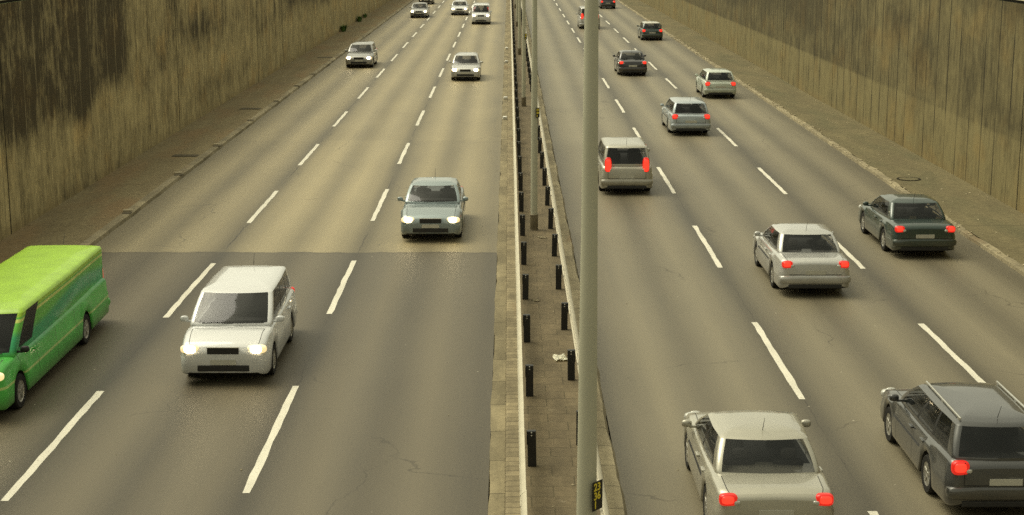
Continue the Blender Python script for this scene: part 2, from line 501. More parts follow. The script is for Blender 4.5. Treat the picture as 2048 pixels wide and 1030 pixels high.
tag(o, 'brown dirty verge below the dark stained wall', None, None, 'structure')
o = strip('verge', [(KR + .21, .09), (XR + .3, .10)], Y0, Y1, 4, M['verge_b'])
tag(o, 'olive brown verge below the ribbed wall', None, None, 'structure')


# retaining walls
def smooth(a, b, t):
    t = max(0.0, min(1.0, (t - a) / (b - a))); return t * t * (3 - 2 * t)


def nz(y, s, sd):
    return math.sin(y / s + sd) * .6 + math.sin(y / (s * .43) + sd * 2.1) * .4


def stain_left(y, z):
    s = 0.0
    edge = 1 - smooth(60.3, 61.2, y)
    low = 2.75 + .35 * nz(y, 3.1, 1) + .25 * nz(y, .9, 2) + .45 * smooth(53, 61, y)
    s = max(s, edge * smooth(low - .55, low + .55, z) * (.86 + .14 * nz(y, 2, 4)))
    s = max(s, .30 * edge * (1 - smooth(0, .8, z)))
    low2 = 3.1 + .5 * nz(y, 6, 3) + .3 * nz(y, 1.7, 5)
    s = max(s, .72 * smooth(98, 106, y) * (1 - smooth(150, 175, y)) * smooth(low2, low2 + 1.1, z))
    s = max(s, .55 * math.exp(-((y - 74) / 5.5) ** 2 - ((z - 4.4) / .7) ** 2))
    s = max(s, .45 * math.exp(-((y - 69) / 1.2) ** 2 - ((z - 5.2) / 1.6) ** 2))
    s = max(s, .42 * math.exp(-((y - 79) / 9) ** 2 - ((z - 1.3) / .6) ** 2))
    s = max(s, .5 * math.exp(-((y - 99.5) / .5) ** 2) * smooth(.4, 2, z))
    s = max(s, .55 * smooth(6.1, 6.6, z))
    return s


def stain_right(y, z):
    up = smooth(2.16, 2.24, z)
    s = up * .42 * smooth(68, 71, y)
    s = max(s, up * .95 * smooth(76, 84, y) * smooth(2.2, 4.6 + .5 * nz(y, 5, 1), z) * (1 - .4 * smooth(125, 150, y)))
    for (a, b, c, d, e) in ((61, 4.1, 4, .9, .66), (55, 3.9, 2.6, 1.0, .72), (53.2, 4.6, .8, 1.6, .6), (66, 5.2, 3, .8, .7), (50, 2.7, 2, .6, .5), (73, 4.6, 2.6, .7, .8), (98, 1.3, 14, .4, .35), (59, 1.4, 3, .5, .2)):
        s = max(s, .75 * e * math.exp(-((y - a) / c) ** 2 - ((z - b) / d) ** 2))
    s = max(s, .4 * smooth(5.9, 6.4, z))
    return s


def retaining_wall(x, side, top, stain, mat, joints, label, band):
    """side -1: the wall face looks to +x"""
    t = empty('retaining_wall', (x, 0, 0)); tag(t, label, 'wall')
    ys = np.concatenate([np.arange(Y0, 40, 3), np.arange(40, 100, .4), np.arange(100, 200, 1.2), np.arange(200, Y1 + 1, 20)])
    zs = np.concatenate([np.arange(-.1, top, .12), [top]])
    V = [(0, y, z) for y in ys for z in zs]; k = len(zs)
    F = []
    for i in range(len(ys) - 1):
        for j in range(k - 1):
            q = (i * k + j, i * k + j + 1, (i + 1) * k + j + 1, (i + 1) * k + j)
            F.append(q if side > 0 else q[::-1])
    o = mesh('wall_face', V, F, mat, t)
    for nm, fn in (('stain', stain), ('band', band)):
        a = o.data.attributes.new(nm, 'FLOAT', 'POINT')
        a.data.foreach_set('value', np.array([fn(y, z) for y in ys for z in zs], dtype=np.float32))
    bm = bmesh.new(); L = Y1 - Y0; yc = (Y0 + Y1) / 2
    box(bm, (side * .30, yc, top / 2 - .1), (.56, L, top)); frombm('wall_core', bm, M['recess'], t)
    bm = bmesh.new(); box(bm, (side * .28, yc, top + .045), (.50, L, .088)); frombm('drip_recess', bm, M['recess'], t)  # set-back strip in near black, painting the shade below the coping
    bm = bmesh.new()
    y = Y0
    while y < Y1:
        box(bm, (side * .27, y + 1.24, top + .19), (.60, 2.47, .20), .012); y += 2.5
    frombm('coping', bm, M['coping'], t)
    bm = bmesh.new()
    for y in joints: box(bm, (side * .0, y, top / 2), (.014, .05, top - .02))
    frombm('expansion_joint', bm, M['joint'], t)
    return t


jl = [45.4 + 24.2 * k for k in range(-2, 20)] + [92.0, 102.3]
jr = [49.4 + 29.4 * k for k in range(-2, 18)] + [93.5]
retaining_wall(XL, -1, 6.69, stain_left, M['wall_a'], jl, 'tall board marked concrete wall with a large dark stain beside the oncoming lanes',
               lambda y, z: .5 * (1 - smooth(2.4, 3.2, z)))
retaining_wall(XR, 1, 6.49, stain_right, M['wall_b'], jr, 'tall ribbed olive concrete wall with a paler lower band beside the lanes driving away',
               lambda y, z: 1 - smooth(2.16, 2.24, z))
for sx, x, zt, lab in ((-1, XL - .56, 6.60, 'grassy bank above the stained wall'), (1, XR + .56, 6.40, 'grassy bank above the ribbed wall')):
    xx = [x, x + sx * 6, x + sx * 60, x + sx * 900]
    zz = [zt, zt + .25, zt + .5, zt + .5]
    V = []; F = []
    ys = list(range(-20, 660, 20))
    for y in ys:
        for a, b in zip(xx, zz): V.append((a, y, b))
    for i in range(len(ys) - 1):
        for j in range(3):
            q = (i * 4 + j, i * 4 + j + 1, i * 4 + j + 5, i * 4 + j + 4); F.append(q if sx > 0 else q[::-1])
    tag(mesh('terrain', V, F, M['grass']), lab, None, None, 'structure')


# ------------------------------------------------------------------ median furniture
def w_beam(face, x, z, y0, y1):
    """a W profile rail; face = -1 looks to -x"""
    prof = [(.0, .155), (.012, .150), (.045, .125), (.078, .100), (.082, .075), (.050, .045), (.010, .018), (.006, 0.0), (.010, -.018),
            (.050, -.045), (.082, -.075), (.078, -.100), (.045, -.125), (.012, -.150), (.0, -.155)]
    bk = [(a - .006, b) for a, b in prof]
    V = []; F = []
    y = y0; k = len(prof)
    while y < y1 - .1:
        b = len(V); o = random.uniform(-.004, .004)
        for yy in (y, min(y + 4.08, y1)):
            for a, c in prof: V.append((x + face * (a + o), yy, z + c))
            for a, c in bk: V.append((x + face * (a + o), yy, z + c))
        n = 2 * k
        for j in range(k - 1):
            F.append((b + j, b + j + 1, b + n + j + 1, b + n + j))
            F.append((b + k + j, b + n + k + j, b + n + k + j + 1, b + k + j + 1))
        F.append((b, b + n, b + n + k, b + k)); F.append((b + k - 1, b + 2 * k - 1, b + n + 2 * k - 1, b + n + k - 1))
        y += 4.0
    return V, F


def guard_rail(name, face, xbeam, xpost, yfirst, label):
    t = empty(name, (xpost, 0, .13)); tag(t, label, 'guard rail', 'guard rails along the median')
    V, F = w_beam(face, xbeam - xpost, .49, Y0, 300)
    mesh('beam', V, F, M['galv'], t, True)
    bm = bmesh.new()
    box(bm, (0, 0, .305), (.142, .10, .61), .012)
    box(bm, (face * .068, 0, .49), (.03, .06, .24), .006)
    post0 = frombm('post', bm, M['black'], t)
    bolts = []
    for zz in (.585, .535):
        bm = bmesh.new(); superell(bm, (0, -.052, zz), (.013, .008, .013), 2, 8, 6); bolts.append(frombm('bolt', bm, M['bolt'], post0))
    ys = [yfirst + 4.0 * k for k in range(-6, 46)]
    for i, y in enumerate(ys):
        if i == 0: p = post0
        else:
            p = post0.copy(); COL.objects.link(p); p.parent = t
            for b0 in bolts: b = b0.copy(); COL.objects.link(b); b.parent = p
        p.location = (random.uniform(-.008, .008), y, 0)
        p.rotation_euler = (random.uniform(-.02, .02), random.uniform(-.02, .02), random.uniform(-.06, .06))
    return t


guard_rail('guard_rail', -1, .245, .385, depth(932, .13), 'pale metal guard rail on black posts beside the oncoming inner lane')
guard_rail('guard_rail', 1, 1.335, 1.215, depth(760, .13), 'pale metal guard rail on black posts with bolt heads beside the lanes driving away')


def mast(y, label):
    t = empty('lamp_post', (.735, y, .13)); tag(t, label, 'lamp post', 'tapered lamp posts along the median')
    bm = bmesh.new(); lathe(bm, [(.099, .42), (.099, 1.0), (.096, 3.2), (.062, 8.0), (.045, 11.5), (.03, 11.55)], 28)
    frombm('shaft', bm, M['mast'], t, True)
    bm = bmesh.new(); lathe(bm, [(.126, 0), (.126, .015), (.117, .02), (.116, .42), (.122, .425), (.122, .455), (.100, .47)], 28)
    frombm('base_collar', bm, M['mast_base'], t)
    return t


M_LAB = ['thick pale grey lamp post nearest the bridge, its foot out of view',
         'slim lamp post whose dark collar stands on the slabs left of the thick lamp post',
         'lamp post standing just beyond the slim lamp post with the dark collar',
         'lamp post in the far median, third beyond the thick lamp post',
         'lamp post in the far median, fourth beyond the thick lamp post',
         'farthest lamp post, a thin dark stub at the top of the median']
for y, lab in zip([14.3, 45.9, 78.8, 111.4, 143.8, 176.5], M_LAB): mast(y, lab)


def text(body, size, loc, parent, mat, name='lettering'):
    cu = bpy.data.curves.new(name, 'FONT'); cu.body = body; cu.size = size; cu.extrude = .001; cu.align_x = 'LEFT'; cu.offset = .0022
    o = bpy.data.objects.new(name, cu); COL.objects.link(o); cu.materials.append(mat); o.parent = parent
    me = bpy.data.meshes.new_from_object(o); COL.objects.unlink(o); bpy.data.objects.remove(o)
    if not me.materials: me.materials.append(mat)
    o = bpy.data.objects.new(name, me); COL.objects.link(o); o.parent = parent
    o.location = loc; o.rotation_euler = (R(90), 0, 0)
    return o


def marker(y, radius, rows, label):
    """a small plate strapped to the mast, turned towards the lanes driving away"""
    q = R(50); rr = radius + .028
    t = empty('marker_sign', (.735 + rr * math.sin(q), y - rr * math.cos(q), 3.58), q); tag(t, label, 'marker sign', 'small black marker signs on the lamp posts')
    bm = bmesh.new(); box(bm, (0, .012, .07), (.05, .022, .02)); box(bm, (0, .012, -.07), (.05, .022, .02)); frombm('bracket', bm, M['galv'], t)
    bm = bmesh.new(); box(bm, (0, -.004, 0), (.155, .008, .285), .002); pl = frombm('plate', bm, M['plate'], t)
    for k, r in enumerate(rows):
        if isinstance(r, str):
            text(r, .105, (-.062, -.0095, .055 - .088 * k), pl, M['digit'])
        else:                                    # too small to read in the photograph: worn yellow strokes
            bm = bmesh.new()
            for a in r: box(bm, (a[0], -.009, a[1]), (a[2], .004, a[3]))
            frombm('lettering', bm, M['digit'], pl)
    return t


marker(14.3, .094, ['23', '36', '1'], 'black plate with yellow digits 23 36 1 strapped to the thick lamp post')
blur = [[(-.033, .088, .048, .06), (.034, .088, .045, .06), (-.033, .0, .048, .06), (.034, .0, .045, .06), (-.036, -.088, .03, .06)]]
marker(45.9, .094, blur, 'tiny black and yellow plate on the slim lamp post with the dark collar')
marker(78.8, .094, blur, 'farthest black and yellow plate, a speck on the third lamp post')

# little things on the ground
def place(name, bm, mat, loc, label, cat, group=None, rz=0.0):
    o = frombm(name, bm, mat); o.location = loc; o.rotation_euler = (0, 0, rz)
    return tag(o, label, cat, group)


for (y, x, lab) in ((74.4, -.19, 'white reflector glint block on the gutter, nearest of the row beside the oncoming inner lane'),
                    (83.2, -.18, 'white reflector glint block on the gutter, second of the row beside the oncoming inner lane'),
                    (106.3, -.17, 'white reflector glint block on the gutter, third of the row beside the oncoming inner lane'),
                    (118.2, -.16, 'white reflector glint block on the gutter, farthest and largest looking of the row')):
    t = empty('road_reflector', (x, y, .012)); tag(t, lab, 'road reflector', 'white reflector glint blocks along the median gutter')
    bm = bmesh.new(); box(bm, (0, 0, .07), (.22, .20, .14), .04); frombm('housing', bm, M['white'], t, True)  # block enlarged so its white reads as a glint with halo
    bm = bmesh.new(); box(bm, (0, -.101, .075), (.15, .01, .07), .003); frombm('lens', bm, M['lens'], t)

IN_LAB = ['nearest the green van', 'second from the green van', 'third from the green van', 'fourth from the green van',
          'fifth from the green van', 'sixth from the green van', 'farthest of the row']
for k, y in enumerate((48.9, 56.7, 64.4, 73.0, 81.3, 89.3, 96.6)):
    t = empty('kerb_drain', (KL - .12, y, .10)); tag(t, 'dark gully mouth with a pale stone lid in the kerb, ' + IN_LAB[k], 'drain', 'gully mouths in the kerb below the stained wall')
    bm = bmesh.new(); box(bm, (.0, -.1, .006), (.26, .36, .05), .012); frombm('mouth', bm, M['iron'], t)
    bm = bmesh.new(); box(bm, (-.06, .22, .03), (.26, .24, .08), .02, Matrix.Rotation(.1, 3, 'Z')); frombm('stone_lid', bm, M['stone'], t)

for y, x, lab in ((61.6, -12.62, 'dark rectangular drain cover in the brown verge, nearest of three'), (78.0, -12.7, 'dark rectangular drain cover in the brown verge, second of three'),
                  (109.5, -12.6, 'dark rectangular drain cover in the brown verge, farthest of three')):
    t = empty('drain_cover', (x, y, .10)); tag(t, lab, 'drain cover', 'drain covers in the verge below the stained wall')
    bm = bmesh.new(); box(bm, (0, 0, .004), (1.0, .62, .012), .003); frombm('frame', bm, M['iron'], t)
    bm = bmesh.new()
    for k in range(9): box(bm, (-.40 + .1 * k, 0, .012), (.075, .54, .012), .002)
    frombm('grate', bm, M['iron'], t)

t = empty('manhole_cover', (14.15, depth(364), .10)); tag(t, 'round manhole cover with a dark rim in the olive verge below the ribbed wall', 'manhole cover')
bm = bmesh.new(); lathe(bm, [(.34, 0), (.42, 0), (.42, .012), (.34, .012), (.34, 0)], 32); bmesh.ops.delete(bm, geom=[f for f in bm.faces if len(f.verts) > 4], context='FACES'); frombm('rim', bm, M['joint'], t)
bm = bmesh.new(); lathe(bm, [(.335, 0), (.335, .010), (.01, .012)], 32); frombm('lid', bm, M['verge_b'], t)


def sheet(s, seed):
    rd = random.Random(seed); bm = bmesh.new(); n = 5; g = []
    for i in range(n):
        g.append([bm.verts.new(((i / (n - 1) - .5) * s[0] + rd.uniform(-.02, .02), (j / (n - 1) - .5) * s[1] + rd.uniform(-.03, .03), rd.uniform(.004, s[2]))) for j in range(n)])
    for i in range(n - 1):
        for j in range(n - 1): bm.faces.new((g[i][j], g[i + 1][j], g[i + 1][j + 1], g[i][j + 1]))
    bmesh.ops.solidify(bm, geom=bm.faces[:], thickness=.002)
    return bm


place('paper_scrap', sheet((.26, .40, .07), 3), M['paper'], (1.06, depth(731), .132), 'bright white crumpled paper lying on the median slabs beside a black post', 'litter', None, .2)
for k, (px, py, s, lab) in enumerate(((1085, 484, .22, 'pale flattened scrap on the median slabs below the slim lamp post collar'),
                                      (1073, 612, .16, 'small pale scrap on the median slabs between two black posts'))):
    yy = depth(py); xx = (px - 1018) / (py + 145) * 8.87
    place('paper_scrap', sheet((s, s * 1.5, .02), 11 + k), M['stone'], (xx, yy, .132), lab, 'litter', None, .4)


def weed(loc, n, h, label, seed):
    rd = random.Random(seed); t = empty('weed', loc); tag(t, label, 'weed', 'weeds at the foot of the stained wall')
    bm = bmesh.new()
    for i in range(n):
        a = rd.uniform(0, 6.28); ln = h * rd.uniform(.5, 1.1); sp = rd.uniform(.1, .55) * ln; wd = rd.uniform(.018, .05)
        d = Vector((math.cos(a), math.sin(a), 0)); s = Vector((-d.y, d.x, 0)) * wd
        o = Vector((d.x * rd.uniform(0, .18), d.y * rd.uniform(0, .9), 0)); p = [o, o + d * sp * .4 + Vector((0, 0, ln * .6)), o + d * sp + Vector((0, 0, ln * rd.uniform(.6, 1)))]
        v = [bm.verts.new(p[0] - s * .4), bm.verts.new(p[0] + s * .4), bm.verts.new(p[1] + s), bm.verts.new(p[1] - s), bm.verts.new(p[2])]
        bm.faces.new((v[0], v[1], v[2], v[3])); bm.faces.new((v[3], v[2], v[4]))
    frombm('leaves', bm, M['leaf'], t)
    bm = bmesh.new(); lathe(bm, [(.012, 0), (.008, h * .5)], 6); frombm('stem', bm, M['leaf'], t)


weed((XL + .28, 137.5, .10), 150, .62, 'leafy green weed at the foot of the stained wall, nearest of three', 1)
weed((XL + .30, 152.0, .10), 110, .60, 'leafy green weed at the foot of the stained wall, middle of three', 2)
weed((XL + .22, 159.0, .10), 70, .42, 'leafy green weed at the foot of the stained wall, farthest of three', 4)

# stones and dirt that nobody could count, along the crumbling kerb and the verge edges
bm = bmesh.new(); rd = random.Random(5)
def crumb(x, y, z, s):
    r = bmesh.ops.create_icosphere(bm, subdivisions=1, radius=s)
    q = Matrix.Rotation(rd.uniform(0, 6), 3, Vector((rd.random(), rd.random(), rd.random() + .1)).normalized())
    f = Vector((rd.uniform(.6, 1.3), rd.uniform(.6, 1.5), rd.uniform(.35, .7)))
    for v in r['verts']:
        c = q @ v.co * 1.0; v.co = Vector((c.x * f.x + x, c.y * f.y + y, c.z * f.z + z))
for k in range(420):
    y = rd.uniform(34, 130); cl = .5 + .5 * math.sin(y * .8) * math.sin(y * .31)
    if rd.random() > .25 + cl: continue
    crumb(KR + .14 + rd.gauss(0, .09), y, .112, rd.choice((.02, .03, .035, .05, .07)))
for k in range(170): crumb(rd.uniform(KR + .3, XR - .1), rd.uniform(36, 110), .10, rd.choice((.012, .02, .03, .04)))
for k in range(110): crumb(rd.uniform(XL + .1, KL - .35), rd.uniform(36, 110), .105, rd.choice((.012, .02, .025)))
for k in range(90): crumb(rd.choice((rd.uniform(KL + .3, ML), rd.uniform(MR, KR - .2))), rd.uniform(18, 60), .012, rd.choice((.008, .010, .014)))
for k in range(60): crumb(rd.uniform(.5, 1.1), rd.uniform(18, 60), .137, rd.choice((.010, .014, .02)))
tag(frombm('rubble', bm, M['stone']), 'pale grit and broken stone scattered along the kerbs and road', None, None, 'stuff')


# ------------------------------------------------------------------ vehicles
BASE = dict(L=4.3, W=1.76, H=1.45, belt=.93, nose=.74, tail=.90, r=.31, fo=.86, wb=2.58, wf=1.15, wt=1.95, rt=.45, rb=.06, roofw=.60,
            tallw=False, panel=False, lampz=None, tailh=.11, box=False)
KINDS = {
    'hatch': dict(),
    'sedan': dict(L=4.6, W=1.80, H=1.43, wf=1.25, wt=2.05, rt=1.25, rb=.72, tail=.94, tailh=.09),
    'estate': dict(L=4.7, W=1.80, H=1.47, wf=1.22, wt=2.0, rt=.42, rb=.10, tail=.95),
    'mpv': dict(L=4.5, W=1.82, H=1.68, belt=1.0, nose=.82, wf=.85, wt=1.75, rt=.30, rb=.06, roofw=.64, tailh=.30, tail=1.0),
    'small': dict(L=3.75, W=1.66, H=1.46, wf=.85, wt=1.6, rt=.35, rb=.06, wb=2.4, fo=.74),
    'van': dict(L=4.9, W=1.90, H=1.92, belt=1.08, nose=.92, wf=.55, wt=1.30, rt=.14, rb=.04, roofw=.74, tailh=.32, tail=1.1, wb=2.95, fo=.88, r=.33),
    'long_van': dict(L=7.8, W=1.92, H=1.84, belt=1.05, nose=.94, wf=.70, wt=1.40, rt=.12, rb=.04, roofw=.83, tailh=.30, tail=1.05, wb=4.7, fo=.95, r=.33, panel=True),
}


def build_vehicle(kind, paint, lights_on, extra=None):
    """local frame: front towards +y, ground at z = 0"""
    P = dict(BASE); P.update(KINDS[kind]); P.update(extra or {})
    L, W, r = P['L'], P['W'], P['r']; hw = W / 2
    yf, yr = L / 2, -L / 2
    axf = yf - P['fo']; axr = axf - P['wb']
    wsb, wst = yf - P['wf'], yf - P['wt']; rwt, rwb = yr + P['rt'], yr + P['rb']
    belt = P['belt']
    # --- lower body
    px = [yr, yr + .12, min(rwb, -.3) if P['rb'] > .3 else yr + .3, wsb - .1, wsb + .12, (wsb + yf) / 2, yf - .3, yf - .1, yf]
    pz = [P['tail'] - .03, P['tail'], belt + .03, belt, belt - .015, (belt + P['nose'] + .10) / 2, P['nose'] + .06, P['nose'] + .015, P['nose'] - .03]
    sy = np.linspace(yr, yf, 240); sz = np.interp(sy, px, pz); ker = np.ones(13) / 13
    sz = np.convolve(np.pad(sz, 6, 'edge'), ker, 'valid')
    zt = lambda y: float(np.interp(y, sy, sz))
    d1 = wsb - .28; d2 = d1 - 1.08; d3 = max(d2 - .95, axr + .12)
    seams = [d1, d2] + ([d3] if not P['panel'] else [d2 - 1.3, d2 - 2.7])
    hood_r, boot_f = wsb + .10, (rwb - .02 if P['rb'] > .3 else None)
    st = set(np.round(np.linspace(yr + .22, yf - .22, int(L / .11)), 4))
    ends = (0, .008, .03, .07, .13, .19)
    st |= {round(yr + e, 4) for e in ends} | {round(yf - e, 4) for e in ends}
    sm = [s for s in seams] + [hood_r] + ([boot_f] if boot_f else [])
    st = {s for s in st if all(abs(s - q) > .03 for q in sm)}
    for q in sm: st |= {q - .008, q + .008}
    st = sorted(st)
    ra = r + .055
    rows = []
    for y in st:
        d = min(y - yr, yf - y); k = 1.0 if d >= .24 else math.sqrt(max(0, 1 - (1 - d / .24) ** 2))
        front = y > 0
        taper = 1 - (.045 if front else .03) * smooth(.55 * L / 2, L / 2, abs(y)) 
        h = hw * taper * (.80 + .20 * k)
        z1 = zt(y) - (.16 if front else .10) * (1 - k)
        zb = .20 + .07 * (1 - k); za = zb
        for ya in (axf, axr):
            if abs(y - ya) < ra: za = max(za, r + math.sqrt(ra * ra - (y - ya) ** 2))
        zs = z1 - .055 - .02 * (abs(y) < L * .3)
        za = min(za, zs - .14)
        up = za - zb
        lo = za + .09
        crease = za + (zs - za) * .62
        rows.append([(0, zb), (h * (.84 if up < .02 else .74), zb + up * .96), (h * .955, za + .005), (h * .985, za + .035), (h * .993, lo), (h * 1.0, (lo + crease) / 2),
                     (h * .993, crease), (h * .972, crease + .03), (h * .955, zs - .035), (h * .930, zs), (h * .895, zs + (z1 - zs) * .45),
                     (h * .80, zs + (z1 - zs) * .66), (h * .785, zs + (z1 - zs) * .68), (h * .45, zs + (z1 - zs) * .90), (0, z1)])
    npt = len(rows[0])
    V = []; idx = {}
    for i, (y, row) in enumerate(zip(st, rows)):
        for sgn in (1, -1):
            for j, (x, z) in enumerate(row):
                if sgn < 0 and j in (0, npt - 1): idx[i, sgn, j] = idx[i, 1, j]; continue
                idx[i, sgn, j] = len(V); V.append((sgn * x, y, z))
    cls = {}
    def put(c, f): cls.setdefault(c, []).append(f)
    for i in range(len(st) - 1):
        ym = (st[i] + st[i + 1]) / 2
        for sgn in (1, -1):
            for j in range(npt - 1):
                f = (idx[i, sgn, j], idx[i + 1, sgn, j], idx[i + 1, sgn, j + 1], idx[i, sgn, j + 1])
                if sgn < 0: f = f[::-1]
                c = 'body'
                if j <= 1: c = 'underbody'
                elif j >= 12 and max(rwb, rwt) < ym < wst + (wsb - wst) * .75: c = 'cabin_floor'
                elif 4 <= j <= 8 and any(abs(ym - q) < .009 for q in seams): c = 'door_gap', sgn, round(ym)
                elif j == 6 and P.get('moulding') and axr + .36 < ym < axf - .36: c = 'side_moulding'
                elif 4 <= j <= 8 and len(seams) > 1 and seams[1] < ym < seams[0]: c = 'door', sgn, 0
                elif 4 <= j <= 8 and not P['panel'] and len(seams) > 2 and seams[2] < ym < seams[1]: c = 'door', sgn, 1
                elif j == 11 and ym > hood_r and ym < yf - .05: c = 'panel_gap'
                elif j > 11 and abs(ym - hood_r) < .009: c = 'panel_gap'
                elif j > 11 and hood_r < ym < yf - .05: c = 'bonnet'
                elif boot_f and j == 11 and yr + .05 < ym < boot_f: c = 'panel_gap'
                elif boot_f and j > 11 and yr + .05 < ym < boot_f: c = 'boot_lid'
                put(c, f)
    for i, rev in ((0, False), (len(st) - 1, True)):
        ring = [idx[i, 1, j] for j in range(npt)] + [idx[i, -1, j] for j in range(npt - 2, 0, -1)]
        put('body', tuple(ring[::-1] if rev else ring))

    # --- greenhouse
    nF = 10
    if P['panel']: vb = [0, .030, .16, .175, .5, .75, .97, 1.0]; cl = ['pillar', 'win', 'pillar', 'pan', 'pan', 'pan', 'pillar']
    elif P['rb'] > .3: vb = [0, .035, .46, .50, .86, .90, .985, 1.0]; cl = ['pillar', 'win', 'post', 'win', 'post', 'pillar', 'pillar']
    elif kind == 'small': vb = [0, .035, .50, .54, .90, .93, .985, 1.0]; cl = ['pillar', 'win', 'post', 'win', 'pillar', 'pillar', 'pillar']
    else: vb = [0, .035, .36, .39, .66, .69, .93, 1.0]; cl = ['pillar', 'win', 'post', 'win', 'post', 'win', 'pillar']
    side = []
    for a, b, c in zip(vb, vb[1:], cl):
        n = max(1, int((b - a) * 12))
        for q in range(n): side.append((a + (b - a) * q / n, c))
    roofh = P['roofw'] if P['roofw'] > .7 else P['roofw'] * W / 1.76
    lev = [(-.04, 0.0), (.0, 0.0), (.07, .055), (.14, .12), (.33, .30), (.52, .49), (.70, .68), (.83, .82), (.90, .885), (.955, .945), (1.0, 1.0)]
    gz0 = belt; gz1 = P['H'] - .055
    G = len(V); ring_n = None
    rings = []
    def ring(z, fy, ry, h, cr, bow):
        pts = []
        for i in range(nF + 1):                               # windscreen, from +x to -x
            u = 1 - 2 * i / nF; x = u * (h - cr); pts.append((x, fy - bow * u * u, z))
        for q in (1, 2, 3):                                   # front corner at -x
            a = q / 4 * math.pi / 2; pts.append((-(h - cr) - cr * math.sin(a), fy - bow - cr * (1 - math.cos(a)), z))
        y0 = fy - bow - cr; y1 = ry + cr + bow * .7
        for v, c in side: pts.append((-h * (1 - .05 * smooth(.5, 1, v)), y0 + (y1 - y0) * v, z))
        hr = h * .95
        for q in (0, 1, 2, 3):
            a = q / 4 * math.pi / 2; pts.append((-(hr - cr) - cr * math.cos(a), y1 - cr * math.sin(a), z))
        for i in range(nF + 1):
            u = -1 + 2 * i / nF; pts.append((u * (hr - cr), ry + bow * .7 * u * u, z))
        for q in (3, 2, 1, 0):
            a = q / 4 * math.pi / 2; pts.append((hr - cr + cr * math.cos(a), y1 - cr * math.sin(a), z))
        for v, c in reversed(side): pts.append((h * (1 - .05 * smooth(.5, 1, v)), y0 + (y1 - y0) * v, z))
        for q in (3, 2, 1):
            a = q / 4 * math.pi / 2; pts.append(((h - cr) + cr * math.sin(a), fy - bow - cr * (1 - math.cos(a)), z))
        return pts
    tags = ['windscreen'] * nF + ['pillar'] * 4 + [c for v, c in side] + ['pillar'] * 3 + ['pillar'] + ['rear_window'] * nF + ['pillar'] * 4 + [c for v, c in reversed(side)] + ['pillar'] * 3
    hb = hw * .905
    for t, s in lev:
        e = max(0, (t - .9) / .1)
        z = gz0 + (gz1 - gz0) * (t if t < .9 else .9 + .1 * math.sin(e * math.pi / 2))
        ins = .075 * (1 - math.cos(e * math.pi / 2))
        tt = s ** 1.12 if s > 0 else 0
        rings.append(ring(z, wsb + (wst - wsb) * tt - ins, rwb + (rwt - rwb) * (s ** 1.25 if s > 0 else 0) + ins, hb + (roofh + .06 - hb) * (s ** 1.5 if s > 0 else 0) - ins, .085, .10))
    top = rings[-1]
    cy = (wst + rwt) / 2
    for sc, dz in ((.93, .018), (.82, .032), (.62, .046), (.36, .053), (.12, .055)):
        rings.append([(x * sc, cy + (y - cy) * (1 - (1 - sc) * .98), z + dz) for x, y, z in top])
    n = len(rings[0])
    for rg_ in rings: V.extend(rg_)
    nl = len(lev)
    for k in range(len(rings) - 1):
        for i in range(n):
            i2 = (i + 1) % n
            f = (G + k * n + i2, G + k * n + i, G + (k + 1) * n + i, G + (k + 1) * n + i2)
            tg = tags[i] if i < len(tags) else 'pillar'
            x = V[f[1]][0]
            c = 'roof' if k >= nl - 3 else 'body'
            if 2 <= k <= nl - 4:
                if tg in ('windscreen', 'rear_window'):
                    c = tg
                    if P['panel'] and tg == 'rear_window': c = 'rear_window'
                elif tg == 'win': c = 'side_window', (1 if x > 0 else -1), int(round(V[f[1]][1] * 0)) + (0 if V[f[1]][1] > (wsb + rwb) / 2 - .25 else 1)
                elif tg == 'post': c = 'window_post', (1 if x > 0 else -1), 0 if V[f[1]][1] > (wsb + rwb) / 2 - .25 else 1
            put(c, f)
    put('roof', tuple(G + (len(rings) - 1) * n + i for i in range(n))[::-1])

    t = empty(kind)
    body = None
    mats = {'body': paint, 'bonnet': paint, 'boot_lid': paint, 'roof': (P.get('roofmat') or paint), 'underbody': M['trim'], 'door_gap': M['trim'], 'panel_gap': M['trim'],
            'cabin_floor': M['trim'], 'side_moulding': M['trim'], 'window_post': M['trim'], 'windscreen': M['glass'], 'rear_window': M['glass'], 'side_window': M['glass'], 'door': paint}
    order = sorted(cls, key=lambda c: str(c))
    doors = []
    for c in order:
        nm = c if isinstance(c, str) else c[0]
        used = sorted({v for f in cls[c] for v in f}); mp = {v: i for i, v in enumerate(used)}
        o = mesh(nm, [V[v] for v in used], [tuple(mp[v] for v in f) for f in cls[c]], mats[nm], t, True)
        if nm == 'door': doors.append((o, c))
    for o, c in doors:
        s, q = c[1], c[2]; ya = (seams[q + 1] + .14)
        bm = bmesh.new(); box(bm, (s * hw * .99, ya, belt - .14), (.05, .20, .035), .012); frombm('handle', bm, paint, o, True)
    sb = belt - .06; stp = P['H'] - .42
    rows_ = [(wst - .42, .40)] + ([(wst - 1.32, .36)] if not P['panel'] else [])
    for ys_, xo in rows_:
        for s in (1, -1):
            bm = bmesh.new(); zc_ = (sb + stp) / 2
            superell(bm, (s * xo, ys_, zc_), (.235, .075, (stp - sb) / 2 + .02), 3.5); superell(bm, (s * xo, ys_ - .03, stp + .11), (.125, .055, .085), 3)
            frombm('seat', bm, M['seat'], t, True)
    bm = bmesh.new(); superell(bm, (0, wsb - .30, belt + .02), (hw * .72, .14, .07), 4, 20); frombm('dashboard', bm, M['trim'], t, True)
    # --- lamps
    lz = P['lampz'] or P['nose'] - .095
